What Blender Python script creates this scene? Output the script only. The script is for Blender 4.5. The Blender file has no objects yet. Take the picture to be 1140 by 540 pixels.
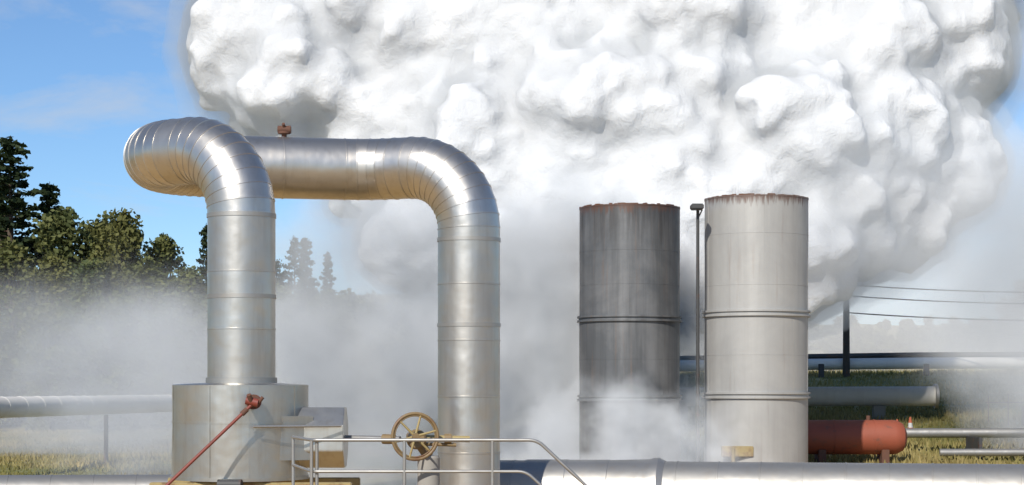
import bpy, bmesh, math, random, time
import numpy as np
from mathutils import Vector, Matrix, noise as mnoise
random.seed(7); rng=np.random.default_rng(7)
S=bpy.context.scene
S.view_settings.view_transform='Standard'; S.view_settings.look='None'; S.view_settings.exposure=0
COL=S.collection
R=math.radians

# ---------------------------------------------------------------- node helpers
class NT:
    def __init__(s,tree): s.t=tree; s.n=tree.nodes; s.l=tree.links
    def add(s,typ,**kw):
        n=s.n.new(typ)
        for k,v in kw.items():
            if k.startswith('i_'):
                n.inputs[k[2:].replace('_',' ')].default_value=v
            else: setattr(n,k,v)
        return n
    def link(s,a,b): s.l.new(a,b)
    def math(s,op,a,b=None,clamp=False):
        n=s.n.new('ShaderNodeMath'); n.operation=op; n.use_clamp=clamp
        for i,x in enumerate((a,b)):
            if x is None: continue
            if isinstance(x,(int,float)): n.inputs[i].default_value=x
            else: s.l.new(x,n.inputs[i])
        return n.outputs[0]
    def noise(s,vec,scale,detail=4,rough=.55,dist=0):
        n=s.n.new('ShaderNodeTexNoise'); n.inputs['Scale'].default_value=scale
        n.inputs['Detail'].default_value=detail; n.inputs['Roughness'].default_value=rough
        n.inputs['Distortion'].default_value=dist
        if vec is not None: s.l.new(vec,n.inputs['Vector'])
        return n.outputs['Fac']
    def ramp(s,fac,stops):
        n=s.n.new('ShaderNodeValToRGB'); cr=n.color_ramp
        while len(cr.elements)<len(stops): cr.elements.new(.5)
        for e,(p,c) in zip(cr.elements,stops):
            e.position=p; e.color=(c[0],c[1],c[2],1) if not isinstance(c,(int,float)) else (c,c,c,1)
        s.l.new(fac,n.inputs[0]); return n.outputs[0]
    def mixc(s,fac,a,b,mode='MIX'):
        n=s.n.new('ShaderNodeMix'); n.data_type='RGBA'; n.blend_type=mode
        if isinstance(fac,(int,float)): n.inputs[0].default_value=fac
        else: s.l.new(fac,n.inputs[0])
        for i,x in ((6,a),(7,b)):
            if isinstance(x,tuple): n.inputs[i].default_value=(*x[:3],1)
            else: s.l.new(x,n.inputs[i])
        return n.outputs[2]
    def mapping(s,vec,scale):
        n=s.n.new('ShaderNodeMapping'); n.inputs['Scale'].default_value=scale
        s.l.new(vec,n.inputs['Vector']); return n.outputs[0]
def newmat(name):
    m=bpy.data.materials.new(name); m.use_nodes=True
    t=NT(m.node_tree); b=m.node_tree.nodes['Principled BSDF']
    co=t.add('ShaderNodeTexCoord').outputs['Object']
    return m,t,b,co
def bump(t,b,h,strength=.3,dist=.05):
    n=t.add('ShaderNodeBump'); n.inputs['Strength'].default_value=strength; n.inputs['Distance'].default_value=dist
    t.link(h,n.inputs['Height']); t.link(n.outputs[0],b.inputs['Normal'])

def mat_metal(name,base=(.66,.625,.57),rough=.34,dirt=.38,metal=.95):
    m,t,b,co=newmat(name)
    at=t.add('ShaderNodeAttribute'); at.attribute_name='panel'
    n1=t.noise(co,.9,5); n2=t.noise(t.mapping(co,(6,6,.6)),1.3,4)
    n3=t.noise(co,14,3)
    dark=tuple(c*.62 for c in base)
    c=t.mixc(t.ramp(n1,[(.3,0),(.75,dirt*1.6)]),base,dark)
    c=t.mixc(t.ramp(n2,[(.5,0),(.75,dirt)]),c,(.40,.35,.29))
    c=t.mixc(t.math('MULTIPLY',at.outputs['Fac'],.38),c,tuple(x*.58 for x in base))
    t.link(c,b.inputs['Base Color'])
    b.inputs['Metallic'].default_value=metal
    r=t.math('ADD',rough-.08,t.math('MULTIPLY',n1,.16)); r=t.math('ADD',r,t.math('MULTIPLY',at.outputs['Fac'],.1))
    t.link(r,b.inputs['Roughness'])
    h=t.math('ADD',t.noise(co,1.6,2),t.math('MULTIPLY',n3,.04))
    bump(t,b,h,.42,.05)
    return m
def mat_paint(name,col,rough=.5,rust=.3,metal=0,rustcol=(.13,.05,.025),scale=3):
    m,t,b,co=newmat(name)
    n=t.noise(co,scale,7,.65); n2=t.noise(co,scale*.4,3)
    c=t.mixc(t.ramp(n2,[(.3,0),(.7,.5)]),col,tuple(x*.7 for x in col))
    c=t.mixc(t.ramp(n,[(.62-rust*.2,0),(.7,1.0)]),c,rustcol)
    t.link(c,b.inputs['Base Color']); b.inputs['Roughness'].default_value=rough; b.inputs['Metallic'].default_value=metal
    bump(t,b,n,.2,.01)
    return m
M_PIPE=mat_metal('aluminium_cladding')
M_PIPE2=mat_metal('aluminium_cladding_dull',(.46,.445,.415),.46,.45,.8)
M_PALE=mat_metal('aluminium_cladding_pale',(.80,.76,.69),.65,.15,.1)
M_DRUM=mat_metal('aluminium_casing',(.58,.56,.51),.38,.5,.94)
M_RED=mat_paint('red_paint',(.20,.04,.025),.55,.25,rustcol=(.08,.03,.02))
M_TANK=mat_paint('red_oxide_paint',(.28,.07,.035),.65,.3,rustcol=(.14,.06,.04))
M_RUST=mat_paint('rust',(.12,.055,.035),.85,.8)
M_BROWN=mat_paint('bronze_paint',(.22,.15,.07),.5,.5)
M_YEL=mat_paint('yellow_brown_paint',(.34,.26,.11),.5,.5)
M_GALV=mat_metal('galvanised_steel',(.38,.37,.35),.45,.3,.7)
M_CONC=mat_paint('concrete',(.30,.28,.25),.9,.0,rustcol=(.2,.18,.15))
M_WOOD=mat_paint('weathered_timber',(.06,.05,.04),.9,.2)
M_DARK=mat_paint('dark_steel',(.05,.05,.05),.6,.3)
M_CONE=mat_paint('orange_plastic',(.5,.12,.05),.6,0); M_WHITE=mat_paint('white_paint',(.6,.6,.57),.5,0)

def mat_stack(name,base,streak,ztop,darkup,topfall,topcol=(.11,.09,.075),vs=.45,rustamt=.4):
    m,t,b,co=newmat(name)
    sep=t.add('ShaderNodeSeparateXYZ'); t.link(co,sep.inputs[0]); z=sep.outputs[2]
    st=t.noise(t.mapping(co,(2.6,2.6,.13)),1.2,7,.62)
    big=t.noise(co,.5,6,.62,.4)
    fine=t.noise(co,9,5,.6)
    c=t.mixc(t.ramp(big,[(.40,0),(.62,1)]),base,streak)
    c=t.mixc(t.ramp(st,[(.45,0),(.7,vs)]),c,tuple(x*.5 for x in base))
    rs_=t.noise(t.mapping(co,(4,4,.22)),1.7,5,.6)
    c=t.mixc(t.ramp(rs_,[(.58,0),(.78,rustamt)]),c,(.20,.12,.075))
    h=t.math('SUBTRACT',ztop,z)
    sn=t.math('MULTIPLY',t.noise(t.mapping(co,(5,5,.35)),1.3,5),1.0)
    f=t.math('SUBTRACT',sn,t.math('MULTIPLY',h,topfall))
    c=t.mixc(t.ramp(f,[(.25,0),(.6,darkup)]),c,topcol)  # tone deepens towards the top, broken up by noise
    c=t.mixc(t.ramp(t.math('ADD',t.noise(t.mapping(co,(7,7,1.2)),1.5,5),t.math('MULTIPLY',h,-1.2)),[(.22,0),(.44,.8)]),c,(.12,.06,.04))
    t.link(c,b.inputs['Base Color']); b.inputs['Roughness'].default_value=.48; b.inputs['Metallic'].default_value=.25
    bump(t,b,t.math('ADD',big,t.math('MULTIPLY',fine,.05)),.3,.05)
    return m

# ---------------------------------------------------------------- mesh helpers
def empty(name,loc=(0,0,0)):
    o=bpy.data.objects.new(name,None); o.location=loc; COL.objects.link(o); return o
def mkobj(name,me,mat=None,parent=None):
    o=bpy.data.objects.new(name,me); COL.objects.link(o)
    if mat: me.materials.append(mat)
    if parent: o.parent=parent; o.matrix_parent_inverse=Matrix.Translation(parent.location).inverted()
    return o
def np_mesh(name,V,F):
    V=np.asarray(V,np.float32); F=np.asarray(F,np.int32); me=bpy.data.meshes.new(name); k=F.shape[1]
    me.vertices.add(len(V)); me.vertices.foreach_set('co',V.ravel())
    me.loops.add(F.size); me.loops.foreach_set('vertex_index',F.ravel())
    me.polygons.add(len(F)); me.polygons.foreach_set('loop_start',np.arange(0,F.size,k,dtype=np.int32))
    me.update(calc_edges=True); return me
def smooth(me,ang=30):
    me.polygons.foreach_set('use_smooth',[True]*len(me.polygons))
    me.set_sharp_from_angle(angle=R(ang))
def frames(pts,tans):
    t0=tans[0]; a=Vector((0,0,1)) if abs(t0.z)<.9 else Vector((1,0,0))
    n=(a-t0*a.dot(t0)).normalized(); out=[]
    for i,t in enumerate(tans):
        if i>0: n=(n-t*n.dot(t)).normalized()
        out.append((n.copy(),t.cross(n).normalized()))
    return out
def fillet_path(P,radii,step_ang=9,panel=1.0):
    P=[Vector(p) for p in P]; out=[P[0]]
    for i in range(1,len(P)-1):
        a=(P[i]-P[i-1]).normalized(); b=(P[i+1]-P[i]).normalized()
        th=a.angle(b); r=radii[i-1]; tl=r*math.tan(th/2)
        s=P[i]-a*tl; e=P[i]+b*tl
        axis=a.cross(b).normalized(); cdir=axis.cross(a).normalized(); c=s+cdir*r
        out.append(('S',s)); n=max(2,round(math.degrees(th)/step_ang))
        for k in range(1,n):
            q=Matrix.Rotation(th*k/n,3,axis)@(s-c); out.append(('A',c+q))
        out.append(('A',e))
    out.append(('S',P[-1]))
    pts=[out[0]]
    for k,p in out[1:]:
        if k=='S':
            L=(p-pts[-1]).length; m=max(1,round(L/panel)); q0=pts[-1]
            for j in range(1,m+1): pts.append(q0.lerp(p,j/m))
        else: pts.append(p)
    return pts
def pipe_mesh(name,pts,rad,mat,parent=None,seg=88,bead=.009,cap=True,rads=None,beadw=.03):
    n=len(pts); tans=[]
    for i in range(n):
        if i==0: t=(pts[1]-pts[0])
        elif i==n-1: t=pts[-1]-pts[-2]
        else: t=(pts[i]-pts[i-1]).normalized()+(pts[i+1]-pts[i]).normalized()
        tans.append(t.normalized())
    fr=frames(pts,tans); V=[];F=[];pan=[]
    rings=[]
    for i in range(n):
        r=rads[i] if rads else rad
        if 0<i<n-1:
            d0=(pts[i]-pts[i-1]).normalized(); cosh=max(.5,d0.dot(tans[i]))
        else: cosh=1
        w=beadw
        if i>0: rings.append((pts[i]-tans[i]*w*.5,i,r,cosh))
        if bead and 0<i<n-1:
            rings.append((pts[i]-tans[i]*w*.4,i,r+bead,cosh)); rings.append((pts[i]+tans[i]*w*.4,i,r+bead,cosh))
        if i<n-1: rings.append((pts[i]+tans[i]*w*.5,i,r,cosh))
    for (c,i,r,ch) in rings:
        nn,bb=fr[i]
        if 0<i<n-1:
            d0=(pts[i]-pts[i-1]).normalized(); d1=(pts[i+1]-pts[i]).normalized(); bd=(d1-d0)
            bd=bd.normalized() if bd.length>1e-4 else None
        else: bd=None
        for k in range(seg):
            a=2*math.pi*k/seg; v=nn*math.cos(a)*r+bb*math.sin(a)*r
            if bd is not None: v=v+bd*v.dot(bd)*(1/ch-1)
            V.append(c+v)
    vals=[random.random() for _ in range(n+2)]
    for j in range(len(rings)-1):
        for k in range(seg):
            k2=(k+1)%seg; F.append((j*seg+k,j*seg+k2,(j+1)*seg+k2,(j+1)*seg+k)); pan.append(vals[rings[j][1]])
    if cap:
        F.append(tuple(range(seg-1,-1,-1))); pan.append(.5)
        F.append(tuple((len(rings)-1)*seg+k for k in range(seg))); pan.append(.5)
    me=bpy.data.meshes.new(name); me.from_pydata(V,[],F); me.update()
    bm=bmesh.new(); bm.from_mesh(me); bmesh.ops.recalc_face_normals(bm,faces=bm.faces); bm.to_mesh(me); bm.free()
    at=me.attributes.new('panel','FLOAT','FACE'); at.data.foreach_set('value',pan)
    smooth(me,7.5)
    return mkobj(name,me,mat,parent)
def rod(name,a,b,r,mat,parent=None,r2=None,seg=16):
    a=Vector(a);b=Vector(b); d=(b-a)
    bm=bmesh.new()
    bmesh.ops.create_cone(bm,cap_ends=True,segments=seg,radius1=r,radius2=r if r2 is None else r2,depth=d.length)
    bm.transform(Matrix.Translation((a+b)/2)@d.to_track_quat('Z','Y').to_matrix().to_4x4())
    me=bpy.data.meshes.new(name); bm.to_mesh(me); bm.free(); smooth(me,40)
    return mkobj(name,me,mat,parent)
def box(name,c,s,mat,parent=None,bev=.015,rot=0):
    bm=bmesh.new(); bmesh.ops.create_cube(bm,size=1)
    bm.transform(Matrix.Diagonal((*s,1)))
    if bev: bmesh.ops.bevel(bm,geom=bm.edges[:],offset=bev,segments=2,affect='EDGES')
    bm.transform(Matrix.Translation(c)@Matrix.Rotation(rot,4,'Z'))
    me=bpy.data.meshes.new(name); bm.to_mesh(me); bm.free(); smooth(me,35)
    return mkobj(name,me,mat,parent)
def lathe(name,prof,c,mat,parent=None,seg=96,axis='Z',rot=None,ang=25,wob=0):
    V=[];F=[]
    for (r,z) in prof:
        for k in range(seg):
            a=2*math.pi*k/seg; rr=r+ (wob*mnoise.noise(Vector((math.cos(a)*1.5,math.sin(a)*1.5,z*.5))) if wob else 0)
            V.append((rr*math.cos(a),rr*math.sin(a),z))
    for j in range(len(prof)-1):
        for k in range(seg):
            k2=(k+1)%seg; F.append((j*seg+k,j*seg+k2,(j+1)*seg+k2,(j+1)*seg+k))
    me=bpy.data.meshes.new(name); me.from_pydata(V,[],F)
    M=Matrix.Translation(c)
    if axis=='X': M=M@Matrix.Rotation(R(90),4,'Y')
    if axis=='Y': M=M@Matrix.Rotation(R(90),4,'X')
    if rot is not None: M=Matrix.Translation(c)@rot
    me.transform(M)
    bm=bmesh.new(); bm.from_mesh(me); bmesh.ops.remove_doubles(bm,verts=bm.verts,dist=1e-5); bmesh.ops.recalc_face_normals(bm,faces=bm.faces); bm.to_mesh(me); bm.free()
    smooth(me,ang); return mkobj(name,me,mat,parent)
def torus(name,c,Rr,r,mat,parent,rot,seg=48,s2=10):
    V=[];F=[]
    for i in range(seg):
        a=2*math.pi*i/seg
        for j in range(s2):
            b=2*math.pi*j/s2; V.append(((Rr+r*math.cos(b))*math.cos(a),(Rr+r*math.cos(b))*math.sin(a),r*math.sin(b)))
    for i in range(seg):
        for j in range(s2):
            F.append((i*s2+j,((i+1)%seg)*s2+j,((i+1)%seg)*s2+(j+1)%s2,i*s2+(j+1)%s2))
    me=bpy.data.meshes.new(name); me.from_pydata(V,[],F); me.transform(Matrix.Translation(c)@rot); smooth(me,60)
    return mkobj(name,me,mat,parent)

# ---------------------------------------------------------------- terrain
def smoothstep(a,b,x):
    t=np.clip((x-a)/(b-a),0,1); return t*t*(3-2*t)
def hgt(x,y):
    x=np.asarray(x,float); y=np.asarray(y,float)
    right=np.interp(y,[0,48,65,80,110,160,260,500,3000],[0,0,1.1,2.5,4.2,5.4,9,20,40])
    left=np.interp(y,[0,150,190,240,330,500,3000],[0,0,.6,5,16,28,45])
    w=smoothstep(-4,7,x*60/np.maximum(y,30)*1.0)
    h=left*(1-w)+right*w
    h=h+(np.sin(x*.21+y*.13)*np.sin(y*.09-x*.05))*.25*smoothstep(55,90,y)
    return h
ys=np.concatenate([np.arange(-30,60,3),np.arange(60,260,1.6),np.geomspace(262,3500,50)])
xs=np.concatenate([-np.geomspace(2500,62,30),np.arange(-60,61,1.6),np.geomspace(62,2500,30)])
X,Y=np.meshgrid(xs,ys); Z=hgt(X,Y)+rng.normal(0,.04,X.shape)*(Y>50)
nx=len(xs); ny=len(ys)
idx=np.arange(nx*ny).reshape(ny,nx)
F=np.stack([idx[:-1,:-1],idx[:-1,1:],idx[1:,1:],idx[1:,:-1]],-1).reshape(-1,4)
me=np_mesh('ground',np.stack([X,Y,Z],-1).reshape(-1,3),F); smooth(me,80)
m,t,b,co=newmat('grassland')
n=t.noise(co,.09,6,.6); n2=t.noise(co,1.7,6,.7); n3=t.noise(co,.35,4,.6)
c=t.ramp(n,[(.34,(.11,.14,.04)),(.46,(.19,.20,.06)),(.55,(.30,.25,.10)),(.7,(.26,.16,.08))])
c=t.mixc(t.ramp(n2,[(.35,.0),(.7,.45)]),c,(.10,.10,.035))
c=t.mixc(t.ramp(n3,[(.48,.0),(.66,.7)]),c,(.38,.31,.14))
sep=t.add('ShaderNodeSeparateXYZ'); t.link(co,sep.inputs[0])
near=t.math('SUBTRACT',1,t.math('DIVIDE',t.math('SUBTRACT',sep.outputs[1],55),12),True)
c=t.mixc(near,c,t.ramp(n2,[(.3,(.46,.27,.10)),(.7,(.60,.40,.16))]))
t.link(c,b.inputs['Base Color']); b.inputs['Roughness'].default_value=1; bump(t,b,n2,.6,.3)
ground=mkobj('ground',me,m)

# ---------------------------------------------------------------- main loop pipe
loop=empty('insulated_steam_pipe',(-4.69,32.7,3.6))
P=[(-4.69,32.7,3.6),(-4.69,32.7,7.77),(-8.26,35.18,7.77),(-2.7,36.36,7.77),(-.811,35.5,7.77),(-.811,35.5,.25)]
pts=fillet_path(P,[1.2,1.2,1.6,1.2],9,1.05)
pipe_mesh('clad_pipe',pts,.585,M_PIPE,loop)
def band(c,r,mat,parent,h=.07,e=.014,name='band'):
    return lathe(name,[(r,-h/2),(r+e,-h/2),(r+e,h/2),(r,h/2)],c,mat,parent,ang=30)
for z in (6.55,): band((-4.69,32.7,z),.585,M_PIPE2,loop)
for z in (6.35,4.75,): band((-.811,35.5,z),.585,M_PIPE2,loop)
band((-4.69,32.7,5.15),.585,M_PIPE2,loop)
lathe('foot_flange',[(.585,.0),(.9,.0),(.9,.12),(.6,.12),(.6,.45),(.585,.45)],(-.811,35.5,.2),M_RUST,loop)
box('foot_plinth',(-.811,35.5,.1),(2.2,2.2,.22),M_CONC,loop)
rod('vent_stub',(-4.35,36.0,8.3),(-4.35,36.0,8.46),.05,M_RUST,loop)
rod('vent_flange',(-4.35,36.0,8.42),(-4.35,36.0,8.46),.12,M_RUST,loop)
rod('vent_body',(-4.47,36.0,8.5),(-4.22,36.0,8.5),.075,M_RUST,loop)
rod('vent_handle',(-4.35,36.0,8.5),(-4.35,35.9,8.6),.03,M_RUST,loop)

# ---------------------------------------------------------------- valve casing (drum)
dr=empty('valve_casing',(-4.71,32.7,2)); c0=(-4.71,32.7,0)
lathe('casing_shell',[(.6,3.66),(.62,3.66),(1.15,3.63),(1.17,3.62),(1.17,3.0),(1.178,3.0),(1.178,2.97),(1.17,2.97),(1.17,2.06),(1.19,2.06),(1.19,2.0),(.5,2.0)],c0,M_DRUM,dr,ang=25,wob=.03)
band((-4.69,32.7,3.70),.59,M_PIPE2,dr,.1,.025,'collar')
for a in (200,252,285,330,20,90,150):
    x=-4.71+1.174*math.cos(R(a)); y=32.7+1.174*math.sin(R(a))
    box('vertical_seam',(x,y,2.83),(.012,.03,1.56),M_DRUM,dr,bev=.003,rot=R(a))
bm=bmesh.new(); bmesh.ops.create_cone(bm,cap_ends=True,segments=8,radius1=.56,radius2=.56,depth=1.1)
bm.transform(Matrix.Translation((-3.42,32.55,2.72))@Matrix.Rotation(R(90),4,'Y')@Matrix.Rotation(R(22.5),4,'Z'))
bmesh.ops.bevel(bm,geom=bm.edges[:],offset=.012,segments=2,affect='EDGES')
me=bpy.data.meshes.new('bonnet_casing'); bm.to_mesh(me); bm.free(); smooth(me,20); mkobj('bonnet_casing',me,M_DRUM,dr)
box('flashing_plate',(-3.72,31.95,2.72),(.75,.03,.75),M_DRUM,dr,.005,R(28))
rod('casing_rail',(-4.3,31.35,2.93),(-2.9,31.9,2.93),.022,M_GALV,dr)
for dx in (-.8,.8):
    for dy in (-.7,.7): box('leg',(-4.71+dx,32.7+dy,.85),(.2,.2,1.7),M_RUST,dr)
box('support_beam',(-4.4,31.8,1.88),(3.4,.2,.2),M_YEL,dr)
box('support_beam_b',(-4.4,33.5,1.88),(3.4,.2,.2),M_YEL,dr)
rod('drain_cup',(-4.9,31.45,1.96),(-4.5,31.4,1.96),.09,M_DARK,dr)
rb=empty('drain_valve',(-4.35,31.5,3.35))
rod('nozzle',(-4.3,31.7,3.34),(-4.3,31.28,3.34),.07,M_RUST,rb)
rod('flange_1',(-4.3,31.46,3.34),(-4.3,31.41,3.34),.125,M_RED,rb); rod('flange_2',(-4.3,31.36,3.34),(-4.3,31.31,3.34),.125,M_RUST,rb)
rod('valve_body',(-4.40,31.2,3.37),(-4.2,31.2,3.32),.07,M_RED,rb)
rod('valve_bonnet',(-4.3,31.2,3.3),(-4.34,31.1,3.46),.04,M_RUST,rb)
rod('valve_cap',(-4.22,31.2,3.3),(-4.12,31.2,3.42),.03,M_RUST,rb)
rod('drain_pipe',(-4.3,31.2,3.3),(-5.75,30.6,1.85),.028,M_RED,rb)
rod('drain_pipe_lower',(-5.75,30.6,1.85),(-5.85,30.5,.0),.028,M_RED,rb)
rod('coupling',(-4.38,31.17,3.22),(-4.46,31.14,3.14),.045,M_RUST,rb)

# ---------------------------------------------------------------- handwheel
hw=empty('handwheel_valve',(-1.62,31.6,2.76))
wc=Vector((-1.62,31.55,2.76)); wrot=Matrix.Rotation(R(14),4,'Z')@Matrix.Rotation(R(90),4,'X')
torus('rim',wc,.385,.028,M_BROWN,hw,wrot)
torus('rim_inner',wc,.345,.012,M_BROWN,hw,wrot)
rod('hub',wc+wrot.to_3x3()@Vector((0,0,.09)),wc-wrot.to_3x3()@Vector((0,0,.5)),.06,M_BROWN,hw)
for k in range(6):
    a=R(k*60+15); d=wrot.to_3x3()@Vector((math.cos(a),math.sin(a),0))
    rod('spoke',wc+d*.04,wc+d*.38,.022,M_YEL,hw,r2=.017)
rod('stem',(-2.9,32.5,2.71),(-1.9,32.05,2.70),.05,M_GALV,hw)
rod('stem_collar',(-2.2,32.18,2.70),(-2.0,32.1,2.70),.085,M_BROWN,hw)
lathe('gearbox',[(0,-.15),(.14,-.15),(.17,-.1),(.17,.1),(.14,.15),(0,.15)],(-1.62,32.05,2.70),M_BROWN,hw,axis='Y',seg=32)
rod('yoke_bar',(-1.5,32.05,2.72),(-.72,32.1,2.70),.055,M_YEL,hw); rod('yoke_bar_low',(-1.5,32.05,2.62),(-.95,32.1,2.60),.03,M_BROWN,hw)
rod('yoke_nut',(-1.15,32.07,2.71),(-1.03,32.08,2.71),.085,M_BROWN,hw)
lathe('pedestal',[(.0,2.42),(.17,2.42),(.19,2.38),(.19,.3),(.32,.28),(.32,.0)],(-1.42,32.1,0),M_CONC,hw,seg=40)
rod('pedestal_neck',(-1.42,32.1,2.4),(-1.55,32.08,2.6),.09,M_BROWN,hw)

# ---------------------------------------------------------------- walkway with handrail
wk=empty('handrail_walkway',(-1,27,0)); rr=.025; zt=2.83; zm=2.38; zd=1.73
def tube(name,pl,r,mat,parent):
    cu=bpy.data.curves.new(name,'CURVE'); cu.dimensions='3D'; cu.bevel_depth=r; cu.bevel_resolution=4
    sp=cu.splines.new('POLY'); sp.points.add(len(pl)-1)
    for p,q in zip(sp.points,pl): p.co=(*q,1)
    o=bpy.data.objects.new(name,cu); COL.objects.link(o); cu.materials.append(mat)
    o.parent=parent; o.matrix_parent_inverse=Matrix.Translation(parent.location).inverted(); return o
def bend(pl,r=.12,n=5):
    pl=[Vector(p) for p in pl]; o=[pl[0]]
    for i in range(1,len(pl)-1):
        a=(pl[i-1]-pl[i]).normalized(); b=(pl[i+1]-pl[i]).normalized()
        s=pl[i]+a*r;e=pl[i]+b*r
        for k in range(n+1):
            t=k/n; o.append((1-t)**2*s+2*t*(1-t)*pl[i]+t*t*e)
    o.append(pl[-1]); return o
tube('top_rail',bend([(-3.4,29.3,zt-.02),(-2.87,27,zt),(.36,27,zt),(1.75,27,zt-1.3)]),rr,M_GALV,wk)
tube('mid_rail',bend([(-3.4,29.3,zm),(-2.87,27,zm),(.2,27,zm),(1.45,27,zm-1.15)]),rr*.9,M_GALV,wk)
for x in (-2.87,-2.80,-1.54,-.28): rod('post',(x,27.0+(.06 if x==-2.80 else 0),zd),(x,27.0+(.06 if x==-2.80 else 0),zt-.01),rr,M_GALV,wk)
rod('post',(-3.4,29.3,zd),(-3.4,29.3,zt-.02),rr,M_GALV,wk); rod('post',(1.3,27,.9),(1.3,27,1.97),rr,M_GALV,wk)
box('deck',(-1.4,28.0,zd-.04),(3.6,2.0,.08),M_GALV,wk)
for x in (-3.1,.3):
    for y in (27.1,28.9): box('deck_leg',(x,y,zd/2-.04),(.12,.12,zd-.08),M_GALV,wk)
for i in range(8): box('stair_tread',(.55+i*.2,28,zd-.2-i*.19),(.22,1.6,.04),M_GALV,wk)
box('stair_stringer',(.4,28.9,zd-.1),(.1,.05,.25),M_GALV,wk)

# ---------------------------------------------------------------- other pipelines
def ground_z(x,y): return float(hgt(x,y))
def saddle(par,x,y,z,r,mat=M_CONC,w=1.2):
    g=ground_z(x,y)-.2; box('support',(x,y,(g+z-r)/2),(r*w,.35,max(.2,z-r-g)),mat,par,.01)
pl=empty('steam_pipeline',(4,38,1.5))
dirp=Vector((25.55,-5.2,0)).normalized()
pp=fillet_path([(-.75,38.44,1.45),(26,33.0,1.45)],[1.3],9,.82)
pipe_mesh('clad_pipe',pp,.65,M_PIPE2,pl)
for i,x in enumerate((2.85,)):
    y=38.2-(x-.45)*.2035; rot=dirp.to_track_quat('Z','Y').to_matrix().to_4x4()
    lathe('joint_sleeve',[(.65,-2.6),(.668,-2.6),(.675,-1.75),(.668,-1.74),(.675,-.9),(.668,-.89),(.69,-.1),(.72,0),(.72,.1),(.66,.22),(.65,.22)],(x,y,1.45),M_PIPE2,pl,rot=rot)
for x in (3.5,9,15,21): saddle(pl,x,38.2-(x-.45)*.2035,1.45,.6)
pl=empty('steam_pipeline',(-10,45,1))
pipe_mesh('clad_pipe',fillet_path([(-30,43.5,1.03),(-6,45.5,1.03)],[],9,1.0),.45,M_GALV,pl)
for x in (-26,-19,-12,-8): saddle(pl,x,43.5+(x+30)/12,1.03,.45)
pl=empty('steam_pipeline',(-18,85,2.7))
pipe_mesh('clad_pipe',fillet_path([(-26,48,2.75),(-15.0,98,2.78)],[],9,1.5),.42,M_PALE,pl,seg=56)
for k in (.05,.38,.72,.95): saddle(pl,-26+11*k,48+50*k,2.75,.42,M_RUST,.3)
pl=empty('steam_pipeline',(12,78,3.2))
pipe_mesh('clad_pipe',fillet_path([(6,79,3.15),(17.3,77,3.2)],[],12,1.4),.4,M_PALE,pl,seg=56)
lathe('blind_flange',[(.4,-.12),(.5,-.12),(.5,.0),(.0,.0)],(17.35,76.99,3.2),M_GALV,pl,axis='X',seg=48)
for x in (7,10,15): saddle(pl,x,78.5-x*.09,3.2,.4)
pl=empty('steam_pipeline',(15,110,4.9))
pipe_mesh('clad_pipe',fillet_path([(5,112,4.75),(24,110,4.95),(60,104,5.0)],[4],12,2),.33,M_PALE,pl,seg=40)
pipe_mesh('clad_pipe_b',fillet_path([(5,113.5,5.2),(24,111.5,5.45),(60,105.5,5.5)],[4],12,2),.16,M_DARK,pl,seg=24)
for x in range(6,50,6): box('support',(x,111.4-x*.09,4.4),(.3,.3,1.0),M_DARK,pl)
pl=empty('small_pipeline',(17,66,1.8))
pipe_mesh('clad_pipe',fillet_path([(13.5,66.5,1.95),(30,65.5,2.0)],[],12,1.2),.17,M_GALV,pl,seg=32)
pipe_mesh('clad_pipe_b',fillet_path([(14.5,64,1.35),(30,63.2,1.4)],[],12,1.2),.13,M_GALV,pl,seg=32)
for x in (16,20,24): box('support',(x,65.3,1.4),(.12,1.9,.9),M_DARK,pl)

# red tank
tk=empty('red_tank',(11.5,63,1.9))
prof=[(0,-2.4),(.25,-2.38),(.45,-2.28),(.56,-2.1),(.575,-2.0)]
prof+=[(.575,-.75),(.588,-.75),(.588,-.68),(.575,-.68),(.575,.6),(.588,.6),(.588,.67),(.575,.67),(.575,1.25),(.56,1.4),(.45,1.6),(.25,1.7),(0,1.73)]
lathe('shell',prof,(11.45,63,1.9),M_TANK,tk,seg=64,axis='X',ang=30)
for x in (10.3,12.4): box('saddle',(x,63,1.05),(.25,.9,.9),M_RUST,tk)
rod('nozzle',(11.9,63,2.4),(11.9,63,2.62),.07,M_RUST,tk)

# ---------------------------------------------------------------- stacks
def stack(x,y,r,zt,rings,mat,seams):
    o=empty('silencer_stack',(x,y,0)); zb=ground_z(x,y)-.3
    prof=[(r-.05,zb),(r,zb)]
    ev=sorted([(z,'r') for z in rings]+[(z,'s') for z in seams])
    for z,k in ev:
        if k=='r': prof+=[(r,z-.09),(r+.07,z-.09),(r+.07,z-.035),(r+.02,z-.03),(r+.02,z+.03),(r+.07,z+.035),(r+.07,z+.09),(r,z+.09)]
        else: prof+=[(r,z-.008),(r+.005,z-.006),(r+.005,z+.006),(r,z+.008)]
    prof+=[(r,zt-.04),(r+.012,zt-.04),(r+.012,zt),(r-.05,zt),(r-.05,zb)]
    lathe('shell',prof,(x,y,0),mat,o,seg=128,ang=25,wob=.012)
    for k in range(60):
        a=R(k*6+random.uniform(-3,3)); h=random.uniform(.01,.045); w=random.uniform(.05,.25)
        box('rim_scale',(x+(r-.014)*math.cos(a),y+(r-.014)*math.sin(a),zt+h/2-.01),(.04,w,h),M_RUST,o,.004,a)
    for a in (205,275,40,130):
        zs=[zb]+[z for z in rings]+[zt-.1]
        for i in range(len(zs)-1):
            aa=R(a+i*33)
            box('weld_seam',(x+(r-.003)*math.cos(aa),y+(r-.003)*math.sin(aa),(zs[i]+zs[i+1])/2),(.014,.02,zs[i+1]-zs[i]-.22),mat,o,.004,aa)
    return o
MA=mat_stack('stack_paint_grey',(.41,.40,.375),(.365,.355,.335),9.05,.35,.85,vs=.25,rustamt=.3)
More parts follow.
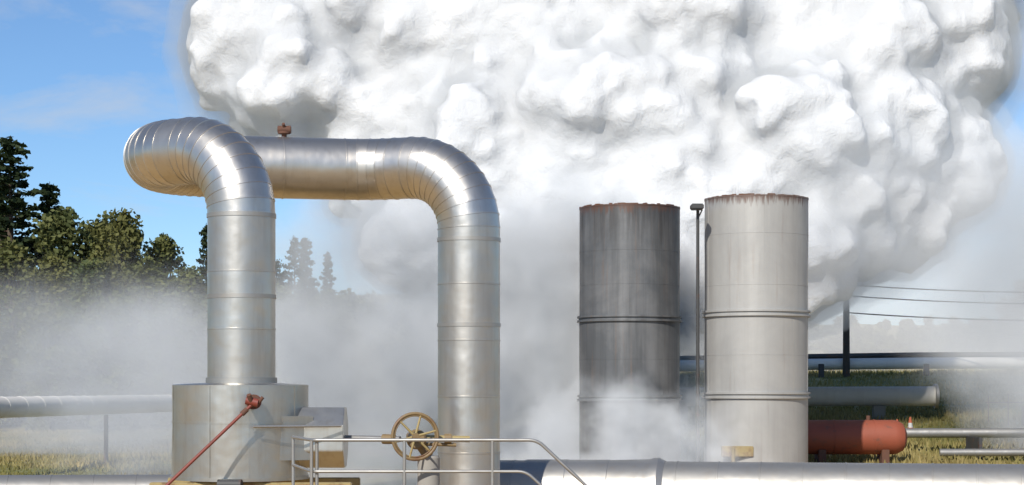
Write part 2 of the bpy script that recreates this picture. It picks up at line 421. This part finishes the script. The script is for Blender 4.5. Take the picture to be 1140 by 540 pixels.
MB=mat_stack('stack_paint_dark',(.11,.115,.12),(.18,.18,.18),8.93,.75,.22,(.05,.045,.042),vs=.65,rustamt=.5)  # dark grey base colour, darker still towards the top
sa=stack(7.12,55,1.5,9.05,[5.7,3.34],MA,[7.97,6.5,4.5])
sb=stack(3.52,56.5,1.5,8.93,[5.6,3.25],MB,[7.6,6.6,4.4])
box('access_hatch',(6.4,53.6,1.75),(.9,.25,.3),M_YEL,sa)
lm=empty('lamp_mast',(5.32,54,0)); rod('mast',(5.32,54,.4),(5.32,54,8.65),.055,M_DARK,lm,r2=.045)
box('lamp_head',(5.28,53.85,8.72),(.36,.5,.16),M_DARK,lm,.03); rod('bracket',(5.32,54,8.4),(5.45,54,8.66),.02,M_DARK,lm)
yp=empty('marker_post',(6.2,52.9,0)); rod('post',(6.2,52.9,0),(6.2,52.9,1.85),.06,M_YEL,yp); box('post_cap',(6.2,52.9,1.88),(.14,.14,.08),M_YEL,yp)

# ---------------------------------------------------------------- utility pole + wires
up=empty('utility_pole',(19.5,110,4)); rod('pole',(19.5,110,3.8),(19.5,110,9.55),.22,M_WOOD,up,r2=.17)
box('crossarm',(19.5,109.8,9.2),(1.3,.12,.14),M_WOOD,up,.01,R(75))
for k in (-.5,0,.5): rod('insulator',(19.5+k*.26,109.8+k*.96,9.26),(19.5+k*.26,109.8+k*.96,9.45),.05,M_DARK,up)
for (z0,z1,dy) in ((9.5,8.2,-.4),(8.9,7.6,.3),(7.9,6.8,0)):
    a=Vector((19.5,110+dy,z0)); b=Vector((48,92+dy,z1+1.2)); L=[]
    for k in range(25):
        q=k/24; p=a.lerp(b,q); p.z-=1.6*4*q*(1-q)*.5; L.append(p)
    tube('wire',L,.035,M_DARK,up)
up2=empty('utility_pole',(48,92,3)); rod('pole',(48,92,1),(48,92,9.8),.18,M_WOOD,up2,r2=.13); box('crossarm',(48,92,9.4),(1.3,.12,.14),M_WOOD,up2,.01,R(75))

def cone(x,y):
    g=ground_z(x,y); o=empty('traffic_cone',(x,y,g))
    box('base',(x,y,g+.06),(.4,.4,.05),M_CONE,o,.01)
    lathe('body',[(.15,.08),(.105,.32),(.1,.32)],(x,y,g),M_CONE,o,seg=24); lathe('band',[(.105,.32),(.075,.5)],(x,y,g),M_WHITE,o,seg=24); lathe('tip',[(.075,.5),(.035,.72),(0,.73)],(x,y,g),M_CONE,o,seg=24)
cone(14.4,70.5); cone(15.1,71.5)
fr=empty('pipe_rack',(19.5,76,2))
for (x,y) in ((19.2,76),(20.0,76),(21.0,76)):
    rod('upright',(x,y,ground_z(x,y)-.1),(x,y,3.1+.2*math.sin(x*7)),.026,M_RUST,fr)
rod('bar_1',(19.1,76,2.95),(21.1,76,2.95),.02,M_RUST,fr)
rod('riser',(20.5,75.6,1.4),(20.5,75.6,2.8),.08,M_RUST,fr)

# ---------------------------------------------------------------- vegetation
def mat_leaf(name,a,bcol):
    m,t,b,co=newmat(name)
    at=t.add('ShaderNodeAttribute'); at.attribute_name='tint'
    oi=t.add('ShaderNodeObjectInfo')
    n=t.noise(co,.5,3)
    c=t.mixc(at.outputs['Fac'],a,bcol); c=t.mixc(t.ramp(n,[(.35,0),(.7,.4)]),c,tuple(x*.5 for x in a))
    c=t.mixc(t.math('MULTIPLY',oi.outputs['Random'],.4),c,(bcol[0]*1.05,bcol[1]*.85,bcol[2]*.7))
    t.link(c,b.inputs['Base Color']); b.inputs['Roughness'].default_value=.7; b.inputs['Specular IOR Level'].default_value=.2
    tr=t.add('ShaderNodeBsdfTranslucent'); t.link(c,tr.inputs[0]); mx=t.add('ShaderNodeMixShader'); mx.inputs[0].default_value=.3
    t.link(b.outputs[0],mx.inputs[1]); t.link(tr.outputs[0],mx.inputs[2]); t.link(mx.outputs[0],t.n['Material Output'].inputs['Surface'])
    return m
ML1=mat_leaf('pine_needles',(.022,.04,.018),(.045,.065,.025))
ML2=mat_leaf('broad_leaves',(.085,.11,.04),(.18,.19,.065))
ML3=mat_leaf('grass_blades',(.17,.19,.055),(.44,.36,.16))
M_BARK=mat_paint('bark',(.09,.07,.05),.95,.3)
def leaf_quads(C,size):
    n=len(C); d1=rng.normal(size=(n,3)); d1/=np.linalg.norm(d1,axis=1)[:,None]
    d2=rng.normal(size=(n,3)); d2-=d1*(d1*d2).sum(1)[:,None]; d2/=np.linalg.norm(d2,axis=1)[:,None]
    s=size*rng.uniform(.5,1.3,n)[:,None]
    V=np.stack([C-d1*s*.5,C+d2*s*.35,C+d1*s*.5,C-d2*s*.35],1).reshape(-1,3)
    return V,np.arange(n*4).reshape(-1,4)
def cyl_np(a,b,r0,r1,seg=7):
    a=np.array(a,float);b=np.array(b,float); d=b-a; d/=np.linalg.norm(d)+1e-9
    u=np.cross(d,[0,0,1.0]) if abs(d[2])<.9 else np.cross(d,[1.0,0,0]); u/=np.linalg.norm(u); w=np.cross(d,u)
    an=np.linspace(0,2*np.pi,seg,endpoint=False); ring=np.cos(an)[:,None]*u+np.sin(an)[:,None]*w
    V=np.concatenate([a+ring*r0,b+ring*r1]); F=[[k,(k+1)%seg,seg+(k+1)%seg,seg+k] for k in range(seg)]
    return V,np.array(F)
def build_tree(name,parts_wood,C,lsize,leafmat,tint):
    V=[];F=[];o=0;nw=0
    for v,f in parts_wood: V.append(v);F.append(f+o);o+=len(v);nw+=len(f)
    v,f=leaf_quads(C,lsize); V.append(v);F.append(f+o)
    V=np.concatenate(V);F=np.concatenate(F)
    me=np_mesh(name,V,F)
    me.materials.append(M_BARK); me.materials.append(leafmat)
    mi=np.zeros(len(F),np.int32); mi[nw:]=1; me.polygons.foreach_set('material_index',mi)
    at=me.attributes.new('tint','FLOAT','FACE'); tv=np.zeros(len(F),np.float32); tv[nw:]=tint; at.data.foreach_set('value',tv)
    return me
def pine(seed,h=20,wid=4.5,n=9000):
    global rng; rng=np.random.default_rng(seed)
    wood=[cyl_np((0,0,-1),(0,0,h*.5),.35,.2),cyl_np((0,0,h*.5),(0,0,h),.2,.02)]; C=[];T=[]
    nb=80
    for i in range(nb):
        z=h*(.12+.87*(i/nb)); q=(z/h); L=wid*(1-q)**.85*rng.uniform(.45,1.25)*(1 if q>.2 else .8)+.25
        a=i*2.4+rng.uniform(-.4,.4); up=rng.uniform(.1,.45)
        tip=np.array([math.cos(a)*L,math.sin(a)*L,z+L*up*.6]); base=np.array([0,0,z])
        wood.append(cyl_np(base,tip,.07,.015,4))
        k=int(n/nb*(.35+L/wid*1.2)); s=rng.uniform(.15,1,k)**.7
        p=base+(tip-base)*s[:,None]+rng.normal(0,1,(k,3))*np.array([.22,.22,.13])*(.6+.6*(1-s[:,None]))
        C.append(p);T.append(np.clip(rng.normal(.4,.25,k)+s*.2,0,1))
    return build_tree('pine',wood,np.concatenate(C),.36,ML1,np.concatenate(T))
def broad(seed,h=12,wid=5,n=14000,mat=None,ls=.32):
    global rng; rng=np.random.default_rng(seed)
    wood=[cyl_np((0,0,-1),(.2,0,h*.4),.3,.2)];C=[];T=[]
    ncl=85
    for i in range(ncl):
        a=rng.uniform(0,6.28); q=rng.uniform(0,1); z=h*(.12+.86*q)
        prof=math.sin(math.pi*min(1,(.16+q*.84))**.8)**.6
        rr=wid*.5*prof*rng.uniform(.35,1.2); c=np.array([math.cos(a)*rr,math.sin(a)*rr,z])
        wood.append(cyl_np((.2*(z/h),0,z*.5),c,.07,.02,4))
        s=rng.uniform(.35,.95); k=int(n/ncl*s)
        p=rng.normal(size=(k,3)); p/=np.linalg.norm(p,axis=1)[:,None]; p*=(rng.uniform(.1,1,k)**.5)[:,None]*s
        p*=np.array([1,1,1.35])
        C.append(c+p); T.append(np.clip(rng.normal(rng.uniform(.1,.9),.18,k),0,1))
    return build_tree('broad',wood,np.concatenate(C),ls,mat or ML2,np.concatenate(T))
pines=[pine(1),pine(2,20,5.2),pine(3,20,3.6)]
broads=[broad(11),broad(12,12,6),broad(13,12,4.2)]
def put(name,me,x,y,h,h0,ws=1):
    o=bpy.data.objects.new(name,me); COL.objects.link(o); o.location=(x,y,ground_z(x,y)-.2); s=h/h0
    o.scale=(s*ws,s*ws,s); o.rotation_euler=(0,0,random.uniform(0,6.28)); return o
for i,(x,y,zt,ws) in enumerate([(-48.4,182,28.0,1.5),(-51,188,25,1.3),(-45.6,186,24.0,1.2),(-30.8,190,20.3,.75),(-21.9,190,19.0,.8),(-20.4,186,18.6,.85),(-18.8,192,17.6,.7),(-23.5,188,16.5,.9),(-54,200,22,1),(-35.5,192,19.5,.7)]):
    put('pine_tree',pines[i%3],x,y,zt-ground_z(x,y),20,ws)
for i,(x,y,zt,ws) in enumerate([(-42.5,178,20.0,1.1),(-39.2,182,19.8,1.1),(-36.2,176,19.6,1.05),(-33.3,180,17.6,1.0),(-45.5,170,16.5,1.2),(-41,168,15,1.2),(-37,166,14.5,1.2),(-33,170,15.0,1.2),(-29.5,172,14.2,1.2),(-26,176,14.5,1.0),(-22.6,178,13.5,1.1),(-17.5,180,12.5,1.2),(-48,160,12.0,1.3),(-43.5,156,10.2,1.3),(-38.5,156,10.4,1.3),(-34,158,10.5,1.3),(-29.5,160,10.5,1.3),(-25,162,10,1.3),(-20,164,9,1.3)]):
    put('broadleaf_tree',broads[i%3],x,y,zt-ground_z(x,y),12,ws)
for i,(x,y,zt,ws) in enumerate([(17.0,170,10.6,1.0),(14.6,172,9.8,1.1),(45.5,168,13.0,1.1),(48,160,14.5,1.2)]):
    put('broadleaf_tree',broads[(i+1)%3],x,y,max(3,zt-ground_z(x,y)),12,ws*1.3)
def woodland(name,regions,mat,ls):
    global rng; rng=np.random.default_rng(5); C=[];T=[]
    for (x0,x1,y0,y1,hmin,hmax,nn) in regions:
        for i in range(nn):
            x=rng.uniform(x0,x1);y=rng.uniform(y0,y1);g=ground_z(x,y);h=rng.uniform(hmin,hmax);w=rng.uniform(.25,.4)*h
            for j in range(9):
                a=rng.uniform(0,6.28); q=rng.uniform(.1,1); c=np.array([x+math.cos(a)*w*.7*(1.1-q),y+math.sin(a)*w*.7*(1.1-q),g+h*q*.9])
                k=60; p=rng.normal(size=(k,3)); p/=np.linalg.norm(p,axis=1)[:,None]; p*=(w*.42*rng.uniform(.4,1,k)**.5)[:,None]
                C.append(c+p); T.append(np.clip(rng.normal(rng.uniform(.1,.9),.15,k),0,1))
    C=np.concatenate(C); me=build_tree(name,[],C,ls,mat,np.concatenate(T)); o=bpy.data.objects.new(name,me); COL.objects.link(o); return o
woodland('distant_woodland',[(-75,-14,195,250,7,12,110),(-14,75,190,260,2,4.5,150),(-60,-15,148,175,2.5,5,110)],ML2,.65)
def tufts(name,regions,mat):
    global rng; rng=np.random.default_rng(9); V=[];T=[]
    for (x0,x1,y0,y1,n,hh) in regions:
        x=rng.uniform(x0,x1,n);y=rng.uniform(y0,y1,n);g=hgt(x,y)
        pn=np.sin(x*.5+np.sin(y*.31)*2)*np.sin(y*.23+np.sin(x*.4)*1.5)*.4
        h=hh*rng.uniform(.4,1.3,n)*(1+pn*1.2); w=.05*rng.uniform(.7,1.8,n); a=rng.uniform(0,6.28,n); lx=rng.normal(0,.3,n)*h; ly=rng.normal(0,.3,n)*h
        b0=np.stack([x-np.cos(a)*w,y-np.sin(a)*w,g-.05],1); b1=np.stack([x+np.cos(a)*w,y+np.sin(a)*w,g-.05],1); tp=np.stack([x+lx,y+ly,g+h],1)
        V.append(np.stack([b0,b1,tp],1).reshape(-1,3)); T.append(np.clip(.45+pn*1.5+rng.normal(0,.15,n),0,1))
    V=np.concatenate(V); n=len(V)//3; me=np_mesh(name,V,np.arange(n*3).reshape(-1,3))
    me.materials.append(mat); at=me.attributes.new('tint','FLOAT','FACE'); at.data.foreach_set('value',np.concatenate(T).astype(np.float32))
    o=bpy.data.objects.new(name,me); COL.objects.link(o)
tufts('meadow_grass',[(-42,-12,62,150,60000,.2),(3,28,62,82,20000,.2),(3,40,82,125,20000,.25)],ML3)

# ---------------------------------------------------------------- steam cloud (dense billows)
blobs=[(-10.8,17.4,2.4,0),(-8.4,15.8,2.8,0),(-9.6,19.5,2.9,0),(-4.8,17.5,3.9,0),(-4.6,13.6,3.2,1),(-1.8,11.8,3.2,0),(1.1,15.7,5.0,0),
(1.8,10.7,3.2,0),(-.4,20.7,5.4,0),(6.8,16.1,5.6,0),(7.5,22.5,6,0),(5.4,10.7,3.1,-1),(10,11.8,3.9,-1),(11.8,9.6,2.6,0),(13.2,15,5,0),(13.9,21.1,5.3,0),
(16.9,16.8,3.2,0),(15.9,12.4,2.8,1),(17.8,20,3.0,0),(10.7,8.6,2.4,0),(2.9,8.8,2.8,0),(-3.2,9.4,2.4,1),(9,26,5,0),(0,26,5,0),(12,14,5,2),(-6,21,4.5,0),(7.5,8.8,2.8,0),(0,8.2,2.4,0),(13.6,10.2,2.6,1),(5,8,2.4,0),
(-2,16,4.6,1),(3.8,19.5,5.2,0),(4,12.8,4.6,0),(10.2,18.6,5.4,0),(10.3,15,5.0,0),(-1.5,13.2,3.8,1),(7.6,12.4,4.4,0),(14.8,18,4.3,0),(12.8,12.0,3.6,0),(-6.6,17.8,3.6,1)]
rs=np.random.default_rng(33)
bm=bmesh.new(); bmesh.ops.create_icosphere(bm,subdivisions=2,radius=1); UV2=np.array([v.co[:] for v in bm.verts]); UF2=np.array([[v.index for v in f.verts] for f in bm.faces]); bm.free()
bm=bmesh.new(); bmesh.ops.create_icosphere(bm,subdivisions=3,radius=1); UV3=np.array([v.co[:] for v in bm.verts]); UF3=np.array([[v.index for v in f.verts] for f in bm.faces]); bm.free()
SPH=[]
def rdir():
    d=rs.normal(size=3); d/=np.linalg.norm(d)
    if d[1]>.4: d[1]*=-1
    return d
for (x,z,r,dy) in blobs:
    # the plume front leans back with height
    c=np.array([x,72.5+dy+(z-11)*.58+(r-3)*.5,z]); SPH.append((c,r*.98,3))
    for k in range(26):
        d=rdir(); cr=r*rs.uniform(.2,.46); c1=c+d*(r*rs.uniform(.68,.84)); SPH.append((c1,cr,3))
        for j in range(12):
            e=rdir(); e=e+d*.5; e/=np.linalg.norm(e); SPH.append((c1+e*cr*rs.uniform(.68,.88),cr*rs.uniform(.22,.5),2))
VV=[];FF=[];o=0
for c,r,k in SPH:
    U,Fc=(UV3,UF3) if k==3 else (UV2,UF2)
    VV.append(U*r+c);FF.append(Fc+o);o+=len(U)
VV=np.concatenate(VV);FF=np.concatenate(FF)
me=np_mesh('steam_cloud',VV,FF)
m,t,b,co=newmat('dense_steam'); t.n.remove(b)
d=t.add('ShaderNodeBsdfDiffuse'); d.inputs[0].default_value=(.99,.99,.99,1)
bn=t.add('ShaderNodeBump'); bn.inputs['Strength'].default_value=.45; bn.inputs['Distance'].default_value=.35; t.link(t.noise(co,2.0,7,.62,.4),bn.inputs['Height']); t.link(bn.outputs[0],d.inputs['Normal'])
t.link(d.outputs[0],t.n['Material Output'].inputs['Surface'])
cloud=mkobj('steam_cloud',me,m)
def vor(name,size):
    tx=bpy.data.textures.new(name,'VORONOI'); tx.noise_scale=size; tx.distance_metric='DISTANCE_SQUARED'; return tx
def cl(name,size,depth):
    tx=bpy.data.textures.new(name,'CLOUDS'); tx.noise_scale=size; tx.noise_depth=depth; return tx
def disp(o,tx,st,mid):
    d=o.modifiers.new('d','DISPLACE'); d.strength=st; d.mid_level=mid
    if tx: d.texture=tx; d.texture_coords='LOCAL'
def rem(o,v):
    r=o.modifiers.new('r','REMESH'); r.mode='VOXEL'; r.voxel_size=v; r.use_smooth_shade=True
def smo(o,n):
    s=o.modifiers.new('s','SMOOTH'); s.iterations=n
V1=vor('v1',1.3); V2=vor('v2',.6); CW=cl('warp',4,3); CF=cl('fz',.7,5); CG=cl('fg',1.6,5)
def common(o,v):
    rem(o,v); smo(o,3); disp(o,CW,1.0,.5); disp(o,V1,-.34,.3); rem(o,v*.9)
common(cloud,.15); smo(cloud,2)
disp(cloud,V2,-.18,.3); disp(cloud,CF,.2,.5); rem(cloud,.13); smo(cloud,1)
def fringe(name,inf,dens,vox,fz):
    me2=me.copy(); me2.materials.clear()
    mt=bpy.data.materials.new(name); mt.use_nodes=True; t=NT(mt.node_tree); t.n.remove(t.n['Principled BSDF'])
    v=t.add('ShaderNodeVolumeScatter'); v.inputs['Color'].default_value=(1,1,1,1); v.inputs['Anisotropy'].default_value=-.7; v.inputs['Density'].default_value=dens
    t.link(v.outputs[0],t.n['Material Output'].inputs['Volume'])
    fo=mkobj(name,me2,mt); fo.parent=cloud
    common(fo,.19)
    # grow outwards only, in two clean steps, so the shell never folds into the core
    disp(fo,None,inf*.5,0); rem(fo,vox); smo(fo,3)
    disp(fo,None,inf*.5,0); disp(fo,CG,fz,.25); rem(fo,vox); smo(fo,2)
fringe('steam_fringe',.32,.40,.24,.42)
fringe('steam_veil',.7,.12,.34,1.3)

# ---------------------------------------------------------------- thin steam: volumes
def mist(name,c,s,dens,thr=.42,scale=.25,col=(.99,.98,.965),soft=.22,stretch=(1,1,1)):
    bm=bmesh.new(); bmesh.ops.create_icosphere(bm,subdivisions=3,radius=1)
    me=bpy.data.meshes.new(name); bm.to_mesh(me); bm.free()
    mt=bpy.data.materials.new(name); mt.use_nodes=True; t=NT(mt.node_tree); t.n.remove(t.n['Principled BSDF'])
    tc=t.add('ShaderNodeTexCoord').outputs['Object']
    ln=t.add('ShaderNodeVectorMath',operation='LENGTH'); t.link(tc,ln.inputs[0])
    fall=t.math('SUBTRACT',1,ln.outputs['Value'],True); fall=t.math('MULTIPLY',fall,2.0,True)
    geo=t.add('ShaderNodeNewGeometry').outputs['Position']
    n=t.noise(t.mapping(geo,stretch),scale,3,.6,.0)
    e=t.math('SUBTRACT',t.math('ADD',n,t.math('MULTIPLY',fall,.35)),thr+.17)
    e=t.math('DIVIDE',e,soft,True)
    dn=t.math('MULTIPLY',t.math('MULTIPLY',e,fall),dens)
    v=t.add('ShaderNodeVolumeScatter'); v.inputs['Color'].default_value=(*col,1); v.inputs['Anisotropy'].default_value=-.6; t.link(dn,v.inputs['Density'])
    t.link(v.outputs[0],t.n['Material Output'].inputs['Volume'])
    o=mkobj(name,me,mt); o.location=c; o.scale=s; return o
mist('steam_mist',(-4.0,61,4.8),(7,7,7.6),.40,.48,.36)
mist('steam_mist',(-13.5,72,3.2),(7,8,6.5),.13,.49,.3)
mist('steam_mist',(-22,105,3),(20,18,10),.045,.48,.17)
mist('steam_mist',(1.5,60.5,5.0),(7,5.5,7.2),.6,.43,.36)
mist('steam_mist',(3.0,51.2,1.2),(5.2,3.0,3.8),.55,.53,.75)
mist('steam_mist',(20.5,67,6.5),(7.5,6,8.5),.26,.36,.25)
mist('steam_mist',(14.5,66,9.5),(9,5,4.5),.10,.43,.28)
mist('steam_mist',(30,135,8),(32,22,9),.045,.27,.08)

# ---------------------------------------------------------------- light, world, camera
sund=Vector((-.30,-.78,.62)).normalized()
el=math.asin(sund.z); az=math.atan2(sund.x,sund.y)
L=bpy.data.lights.new('sun','SUN'); L.energy=5.0; L.angle=R(.53); L.color=(1,.955,.88)
lo=bpy.data.objects.new('sun',L); COL.objects.link(lo); lo.rotation_euler=(-sund).to_track_quat('-Z','Y').to_euler(); lo.location=(-20,-30,50)
w=bpy.data.worlds.new('World'); S.world=w; w.use_nodes=True; t=NT(w.node_tree)
bg=w.node_tree.nodes['Background']
sky=t.add('ShaderNodeTexSky'); sky.sky_type='NISHITA'; sky.sun_disc=False; sky.sun_elevation=el; sky.sun_rotation=az
sky.air_density=1.0; sky.dust_density=.05; sky.ozone_density=5.0; sky.altitude=1200
tc=t.add('ShaderNodeTexCoord').outputs['Generated']
n=t.noise(t.mapping(tc,(1,1,3.2)),9,6,.6,.4)
f=t.ramp(n,[(.5,0),(.72,.5)])
sk=t.mixc(1.0,sky.outputs[0],(.84,.93,1.0),'MULTIPLY')
c=t.mixc(f,sk,(5.0,5.2,5.5))
t.link(c,bg.inputs[0]); bg.inputs[1].default_value=.12

cd=bpy.data.cameras.new('camera'); cam=bpy.data.objects.new('camera',cd); COL.objects.link(cam)
cam.location=(0,0,3.6); cam.rotation_euler=(R(90),0,0); cd.lens=66.3; cd.sensor_width=36; cd.shift_y=.1404; cd.clip_end=6000; cd.clip_start=.5
S.camera=cam
